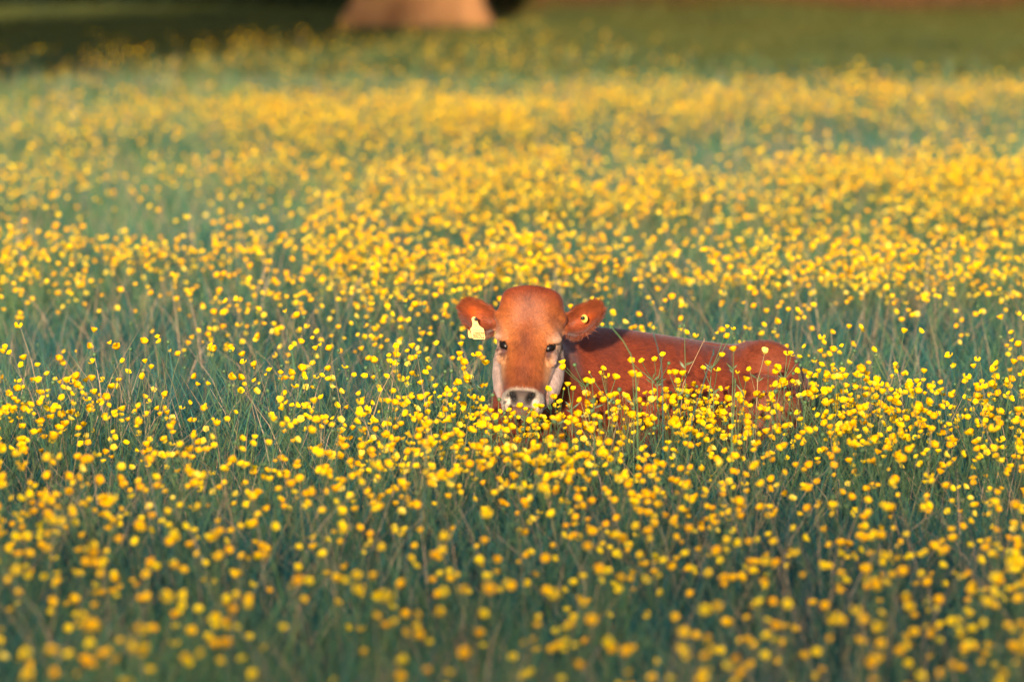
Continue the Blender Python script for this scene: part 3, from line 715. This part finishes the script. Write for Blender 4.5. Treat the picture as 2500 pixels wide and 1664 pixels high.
# ears
em_ = (aX > .085) & (Z_ > -.16) & headm & (Z_ < 0)
ew = em_*sm(.085, .105, aX)
inner = ew*(HN[:, 1] < .1)
mixc((.215, .045, .018), ew*.9)
mixc((.36, .075, .030), inner*np.exp(-((aX-.145)/.035)**2 - ((Z_+.082)/.026)**2))
mixc((.60, .10, .010), inner*np.exp(-((aX-.150)/.018)**2 - ((Z_+.066)/.012)**2)*.9)  # orange glow in the inner ear, painted into the coat colour
mixc((.13, .026, .014), inner*np.exp(-((aX-.100)/.014)**2)*.45)
mixc((.42, .27, .22), ew*sm(-.120, -.134, Z_ + .3*np.clip(aX-.12, 0, 1))*.8)
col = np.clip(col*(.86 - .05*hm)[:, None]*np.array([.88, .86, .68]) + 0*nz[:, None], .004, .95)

# short coat: strands lying along the body
T0 = np.array([q[:3] for q in PF]); T1 = np.array([(q[0], q[2], q[3]) for q in PF if len(q) == 4]); TR = np.concatenate([T0, T1])
e1 = V[TR[:, 1]] - V[TR[:, 0]]; e2 = V[TR[:, 2]] - V[TR[:, 0]]; cr = np.cross(e1, e2); ar = np.linalg.norm(cr, axis=1)/2
tcen = V[TR].mean(1); tn = cr/np.maximum(ar[:, None]*2, 1e-12)
thl = hl_(tcen); th_head = (thl[:, 2] > -.40) & (thl[:, 1] < .17) & (np.abs(thl[:, 0]) < .22)
wt = ar*np.where(th_head, 5.0, 1.0)*(tcen[:, 2] > .10)
ns = 210000; pick = rng.choice(len(TR), ns, p=wt/wt.sum()); u, w_ = rng.random(ns), rng.random(ns); fl = u+w_ > 1; u[fl] = 1-u[fl]; w_[fl] = 1-w_[fl]
tri = TR[pick]; root = V[tri[:, 0]] + u[:, None]*e1[pick] + w_[:, None]*e2[pick]; nn = tn[pick]; rc = col[tri[:, 0]]
rl = hl_(root); ish = th_head[pick]
spd = (C[-3] - C[3]); spd[2] = 0; spd /= np.linalg.norm(spd)
flow = np.tile(spd*.8 + np.array([0, 0, -.45]), (ns, 1))
whorl = np.array([0, 0, -.125]); fx = rl[:, 0]; fz_ = rl[:, 2] - whorl[2]
hf = np.stack([fx*13, np.full(ns, .12), np.tanh((fz_ - .01)/.045)*.9 - .12*(fz_ < 0)], 1); hfw = hf @ HM3.T
flow[ish] = hfw[ish]
earm = ish & (np.abs(rl[:, 0]) > .10) & (rl[:, 2] > -.15); ef = np.stack([np.sign(rl[:, 0])*1.0, np.full(ns, -.2), (rl[:, 2] + .082)*22], 1) @ HM3.T; flow[earm] = ef[earm]
lowear = ish & (np.abs(rl[:, 0]) > .098) & (rl[:, 2] < -.112) & (rl[:, 2] > -.15); flow[lowear] = (np.array([0.1, -.1, -1.0]) @ HM3.T)
flow += rng.normal(0, .22, flow.shape)
flow -= nn*np.sum(flow*nn, 1)[:, None]; flow /= np.linalg.norm(flow, axis=1)[:, None] + 1e-9
ln = np.where(ish, .0105, .014)*rng.uniform(.6, 1.4, ns); ln[earm] *= 1.35; ln[lowear] = .020*rng.uniform(.5, 1.3, lowear.sum())
pollm = ish & (rl[:, 2] > -.03) & (np.abs(rl[:, 0]) < .09); ln *= 1 + .5*sm(-.08, 0, rl[:, 2])*ish*(np.abs(rl[:, 0]) < .09)
# no hair on eyes, nose pad, nostrils
bare = np.zeros(ns, bool)
for sx, p0, n0, ax in eye_info:
    q = rl - p0; al = q @ ax; rest = np.linalg.norm(q - np.outer(al, ax), axis=1); bare |= (rest < .011) & (np.abs(al - .003) < .020)
bare |= ish & (np.abs(rl[:, 0]) < .036) & (rl[:, 2] < -.298) & (rl[:, 2] > -.352) & (rl[:, 1] < .02)
lift = np.where(earm | lowear, .60, .34 + .2*sm(-.07, 0, rl[:, 2])*ish)
sd = np.cross(flow, nn)*np.where(ish, .0006, .0007)[:, None]
k = ~bare; root, nn, flow, ln, sd, rc, lift = root[k], nn[k], flow[k], ln[k], sd[k], rc[k], lift[k]; ns = len(root)
a = root - sd - nn*.0006; b = root + sd - nn*.0006; m_ = root + flow*(ln*.55)[:, None] + nn*(ln*lift*.55)[:, None]; tip = root + flow*(ln)[:, None] + nn*(ln*lift*.62)[:, None]
HV = np.stack([a, b, m_ - sd*.7, m_ + sd*.7, tip], 1).reshape(-1, 3); bi = nV + np.arange(ns)[:, None]*5
hq = np.concatenate([bi, bi+1, bi+3, bi+2], 1); ht = np.concatenate([bi+2, bi+3, bi+4], 1)
clump = noise2(root[:, 0]*1.0 + root[:, 1]*.7, root[:, 2], .009, 61)*.22 + noise2(root[:, 0] + root[:, 1], root[:, 2]*1.3, .03, 62)*.14
hcol = np.clip(rc*(1.06 + clump + rng.normal(0, .22, ns))[:, None], .004, .95); hcol = np.repeat(hcol, 5, 0)
quads = np.array([q for q in PF if len(q) == 4]); tris = np.array([q for q in PF if len(q) == 3]).reshape(-1, 3)
fl_ = [quads] + ([tris] if len(tris) else []) + [hq, ht]
mi = np.concatenate([np.zeros(len(quads) + len(tris)), np.ones(len(hq)+len(ht))])
def coat_mat(name, rough, spec, sheen, attr='coat'):
    m, nt, b, out = new_mat(name); at = nt.nodes.new('ShaderNodeAttribute'); at.attribute_name = attr
    nt.links.new(at.outputs['Color'], b.inputs['Base Color']); b.inputs['Roughness'].default_value = rough
    b.inputs['Specular IOR Level'].default_value = spec; b.inputs['Sheen Weight'].default_value = sheen; b.inputs['Sheen Roughness'].default_value = .4
    b.inputs['Sheen Tint'].default_value = (.9, .8, .85, 1)
    return m
M_skin = coat_mat('calf_skin', .6, .25, .15); M_fur = coat_mat('calf_fur', .55, .3, .25)
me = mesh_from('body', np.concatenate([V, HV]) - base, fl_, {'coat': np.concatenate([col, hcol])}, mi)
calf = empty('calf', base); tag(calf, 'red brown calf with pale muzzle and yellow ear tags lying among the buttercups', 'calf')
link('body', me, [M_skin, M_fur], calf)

M_eye = plain('eye_black', (.006, .004, .004), .3, .16); M_tag = plain('tag_yellow', (.60, .34, .06), .45, .4); M_tag2 = plain('tag_orange_side', (.62, .27, .012), .45, .4)
M_stud = plain('tag_stud', (.012, .010, .012), .3, .5); M_ink = plain('tag_ink', (.05, .02, .008), .7, .2)
for sx, p0, n0, ax in eye_info:
    c = p0 - n0*.0112 - ax*.001; mb = MB(); mb.blob((0, 0, 0), .0164, 24, 16, sq=(1, 1, 1.3)); me_ = mb.mesh('eye')
    me_.transform(Vector((0, 0, 1)).rotation_difference(Vector(HM3 @ ax)).to_matrix().to_4x4())
    o = link('eye', me_, [M_eye], calf, hw_(c) - base)
# ear tags
def slab(name, outline, d, mat, parent, th=.0016, tilt=0.0, yaw=0.0):
    pts = np.array([P(a, b, d) for a, b in outline]); c = pts.mean(0)
    M = np.array(Matrix.Rotation(yaw, 3, 'Z') @ Matrix.Rotation(tilt, 3, 'X')); pts = (pts-c) @ M.T
    n = len(pts); nrm = M @ np.array([0, 1, 0]); v = np.concatenate([pts, pts + nrm*th]); f = [tuple(range(n))[::-1], tuple(range(n, 2*n))] + [(i, (i+1) % n, n+(i+1) % n, n+i) for i in range(n)]
    me = bpy.data.meshes.new(name); me.from_pydata((v).tolist(), [], f); me.update()
    return link(name, me, [mat], parent, c - (base if parent is calf else 0))
def zp(X, Y): return 1140 + .04464*X, 765 + .04464*Y
earL = hw_([-.150, .070, -.105]); dL = project(earL)[2] - .020
arc = [zp(400 + 150*math.cos(q), 310 + 135*math.sin(q)) for q in np.linspace(math.pi, 2*math.pi, 9)]
outline = arc + [zp(*q) for q in [(590, 480), (650, 620), (770, 735), (890, 805), (925, 870), (1000, 1290), (990, 1370), (950, 1410), (380, 1405), (310, 1340), (185, 860), (200, 810), (265, 745), (305, 600), (300, 470)]]
tg = slab('ear_tag', outline, dL, M_tag, calf)
tg['label'] = 'large yellow numbered ear tag'
back_o = [zp(*q) for q in [(30, 760), (40, 690), (95, 640), (260, 700), (420, 1000), (420, 1330), (130, 1330), (80, 1270)]]
bt = slab('ear_tag', back_o, dL + .045, M_tag2, calf); bt['label'] = 'rear flap of the numbered ear tag'
def disc(name, c, r, th, mat, parent, off, n=18, M=None):
    mb = MB(); mb.tube([(0, th*.5, 0), (0, 0, 0), (0, -th*.6, 0), (0, -th, 0)], [r, r, r*.96, r*.7], n, 0)
    me = mb.mesh(name)
    if M is not None: me.transform(M)
    return link(name, me, [mat], parent, np.asarray(c) - off)
tl = np.array(tg.location) + base
disc('stud', P(*zp(490, 310), dL - .002), .0050, .006, M_stud, tg, tl)
def text(s, X, Y, hgt, wid, name):
    cu = bpy.data.curves.new(name, 'FONT'); cu.body = s; cu.size = 1; cu.align_x = 'CENTER'; cu.align_y = 'CENTER'; cu.offset = .012 if hgt > 200 else 0
    o = bpy.data.objects.new(name, cu); COL.objects.link(o); dg = bpy.context.evaluated_depsgraph_get(); dg.update()
    me = bpy.data.meshes.new_from_object(o.evaluated_get(dg)); bpy.data.objects.remove(o)
    co = np.array([v.co for v in me.vertices]); mn, mx = co.min(0), co.max(0); k = .04464*dL/FPX
    sx_, sy_ = wid*k/(mx[0]-mn[0]), hgt*k/(mx[1]-mn[1]); cx, cy = (mx[0]+mn[0])/2, (mx[1]+mn[1])/2
    for v in me.vertices: v.co = ((v.co.x-cx)*sx_, 0, (v.co.y-cy)*sy_)
    me.update(); o = link(name, me, [M_ink], tg, P(*zp(X, Y), dL - .0009) - tl); o.rotation_euler = (0, R(2.0), 0); return o
text('600502', 645, 1185, 370, 600, 'number_print'); text('717141', 570, 915, 70, 500, 'small_print'); text('UK', 490, 670, 80, 130, 'country_print')
earR = hw_([.150, .070, -.105]); dR = project(earR)[2] - .006
ey = Matrix.Rotation(R(-42), 4, 'Z')
rt_ = disc('ear_tag', P(1426.5, 777.6, dR), .0118, .0025, M_tag, calf, base, 24, ey); rt_['label'] = 'round yellow button tag'
disc('stud', P(1424.0, 776.5, dR - .003), .0050, .007, M_stud, rt_, P(1426.5, 777.6, dR), 16, ey)

# ------------------------------------------------------------------ trees, log and hedge
def leaf_cloud(cs, n, size, seed):
    """leaves filling several ellipsoids cs = [(centre, radii)]"""
    r = np.random.default_rng(seed); vols = np.array([a[1][0]*a[1][1]*a[1][2] for a in cs]); out = []
    which = r.choice(len(cs), n, p=vols/vols.sum())
    d = r.normal(size=(n, 3)); d /= np.linalg.norm(d, axis=1)[:, None]; rad = r.random(n)**(1/2.2)
    c = np.array([a[0] for a in cs])[which] + d*rad[:, None]*np.array([a[1] for a in cs])[which]
    k = noise2(c[:, 0] + c[:, 2]*.7, c[:, 1] + c[:, 2], .9, seed) > -.45; c = c[k]; n = len(c)
    a = r.normal(size=(n, 3)); a /= np.linalg.norm(a, axis=1)[:, None]; b = np.cross(a, r.normal(size=(n, 3))); b /= np.linalg.norm(b, axis=1)[:, None]
    s = size*r.uniform(.6, 1.4, n)[:, None]
    v = np.stack([c - a*s, c + b*s*.55, c + a*s, c - b*s*.55], 1).reshape(-1, 3); return v, np.arange(4*n).reshape(n, 4)
def tree(label, loc, height, r_top, flare, crown, seed, leafn, mat_leaf, leaf=.14, limbs=6, group=None):
    rr = random.Random(seed); e = empty('tree', (loc[0], loc[1], 0)); v = []; hs = [-.15, 0, .12, .3, .55, .9, 1.4, 2.2, 3.2, height*.6, height*.8]
    rings = []
    for h in hs:
        hf = max(h, 0); r = r_top + flare*math.exp(-hf/.42); ring = []
        for k in range(40):
            a = 2*math.pi*k/40; lob = 1 + (.10*math.exp(-hf/.6))*math.sin(a*5 + seed) + .03*math.sin(a*11 + h)
            ring.append((r*lob*math.cos(a) + .04*math.sin(h), r*lob*math.sin(a), h))
        rings.append(np.array(ring)*np.array([1, 1, 1]))
    v, f = loft(rings); mb = MB(); mb.add(v, f)
    for k in range(limbs):
        a = 2*math.pi*k/limbs + rr.uniform(-.3, .3); z0 = height*rr.uniform(.35, .75); L = rr.uniform(.25, .4)*height
        p0 = Vector((0, 0, z0)); p2 = Vector((math.cos(a)*L, math.sin(a)*L, z0 + L*.7)); p1 = (p0+p2)/2 + Vector((0, 0, -.2*L))
        mb.tube(bez(p0, p1, p2, 6), [r_top*.45*(1-i/8) for i in range(7)], 8)
    link('trunk', mb.mesh('trunk'), [M_bark], e)
    cv, cf = leaf_cloud(crown, leafn, leaf, seed); link('crown', mesh_from('crown', cv, [cf], smooth=False), [mat_leaf], e)
    tag(e, label, 'tree', group); return e
tx = P(1018, 30, 62)
tree('thick smooth tree trunk with flared foot lit orange at the back of the meadow', (tx[0], 62), 9, .57, .30,
     [((0, 0, 8.6), (6, 6, 3)), ((-5, -3, 6.4), (5, 6, 2.4)), ((4, -1, 7.2), (4, 4, 2.2))], 3, 20000, M_crown, .26)  # left crown lobe added to keep sky light off the far left ground
def toward_sun(x_, y_, dist):
    q = Vector((x_, y_, .3)) + sdir*dist; return q
c1 = toward_sun(-4.7, 53, 36)  # unseen shade caster, added up-sun of the far left grass
tree('unseen leafy tree added outside the left edge to shade the far left grass', (c1.x, c1.y), c1.z + 3, .22, .08, [((0, 0, c1.z + .4), (3.0, 2.6, 3.2)), ((1.4, .5, c1.z - 2.6), (1.3, 1.3, 1.1)), ((-1.6, -.5, c1.z - 3.2), (1.6, 1.4, 1.2))], 8, 34000, M_crown, .11)
c2 = toward_sun(-.2, 10.4, 34)  # second unseen tree, added only to dim the foreground a little
tree('unseen leafy tree added behind the photographer to thinly shade the nearest flowers', (c2.x, c2.y), c2.z + 1.5, .2, .08, [((0, 0, c2.z), (3.6, 2.4, .60))], 9, 1100, M_crown, .10)
# understorey beyond, its shade put into the near-black leaf colour
def shrub(label, c, r, n, seed):
    e = empty('shrub', (c[0], c[1], float(gz(c[0], c[1])))); v, f = leaf_cloud([((0, 0, r[2]*.75), r), ((r[0]*.5, -.2, r[2]*.5), (r[0]*.6, r[1]*.8, r[2]*.6))], n, .09, seed)
    v[:, 2] = np.abs(v[:, 2]); link('foliage', mesh_from('foliage', v, [f], smooth=False), [M_shadeleaf], e)
    mb = MB()
    for k in range(6):
        a = k*1.05; mb.tube([(0, 0, -.05), (math.cos(a)*r[0]*.25, math.sin(a)*r[1]*.25, r[2]*.5), (math.cos(a)*r[0]*.5, math.sin(a)*r[1]*.5, r[2]*1.0)], [.04, .03, .015], 5)
    link('stem', mb.mesh('stem'), [M_bark], e); tag(e, label, 'shrub', 'dark shrubs behind the meadow')
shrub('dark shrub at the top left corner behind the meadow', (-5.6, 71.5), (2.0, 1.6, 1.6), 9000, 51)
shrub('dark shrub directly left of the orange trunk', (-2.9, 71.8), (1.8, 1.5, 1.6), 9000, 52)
shrub('shade-dark shrub in the gap right of the orange trunk', (-.2, 71.2), (1.7, 1.3, 1.6), 11000, 53)
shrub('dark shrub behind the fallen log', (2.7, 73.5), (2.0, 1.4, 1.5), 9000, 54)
shrub('shade-dark shrub at the top right corner above the bank', (5.3, 71.0), (1.7, 1.5, 1.6), 11000, 55)
# fallen log on the bank
lg = MB(); p0, p1 = Vector(P(1330, 2, 68.5)), Vector(P(1650, -2, 68.8)); p0.z = float(gz(p0.x, p0.y)) + .10; p1.z = float(gz(p1.x, p1.y)) + .10
pts = [p0.lerp(p1, i/6) + Vector((0, 0, .02*math.sin(i*2))) for i in range(7)]; ctr = (p0+p1)/2
lg.tube([p - ctr for p in pts], [.10, .13, .14, .15, .15, .13, .12], 14); lg.tube([pts[4]-ctr, pts[4]-ctr + Vector((.1, -.2, .22))], [.05, .03], 8)
tag(link('fallen_log', lg.mesh('fallen_log'), [M_log], loc=ctr), 'reddish fallen log lying on the green bank behind the meadow', 'log')
print('done build')
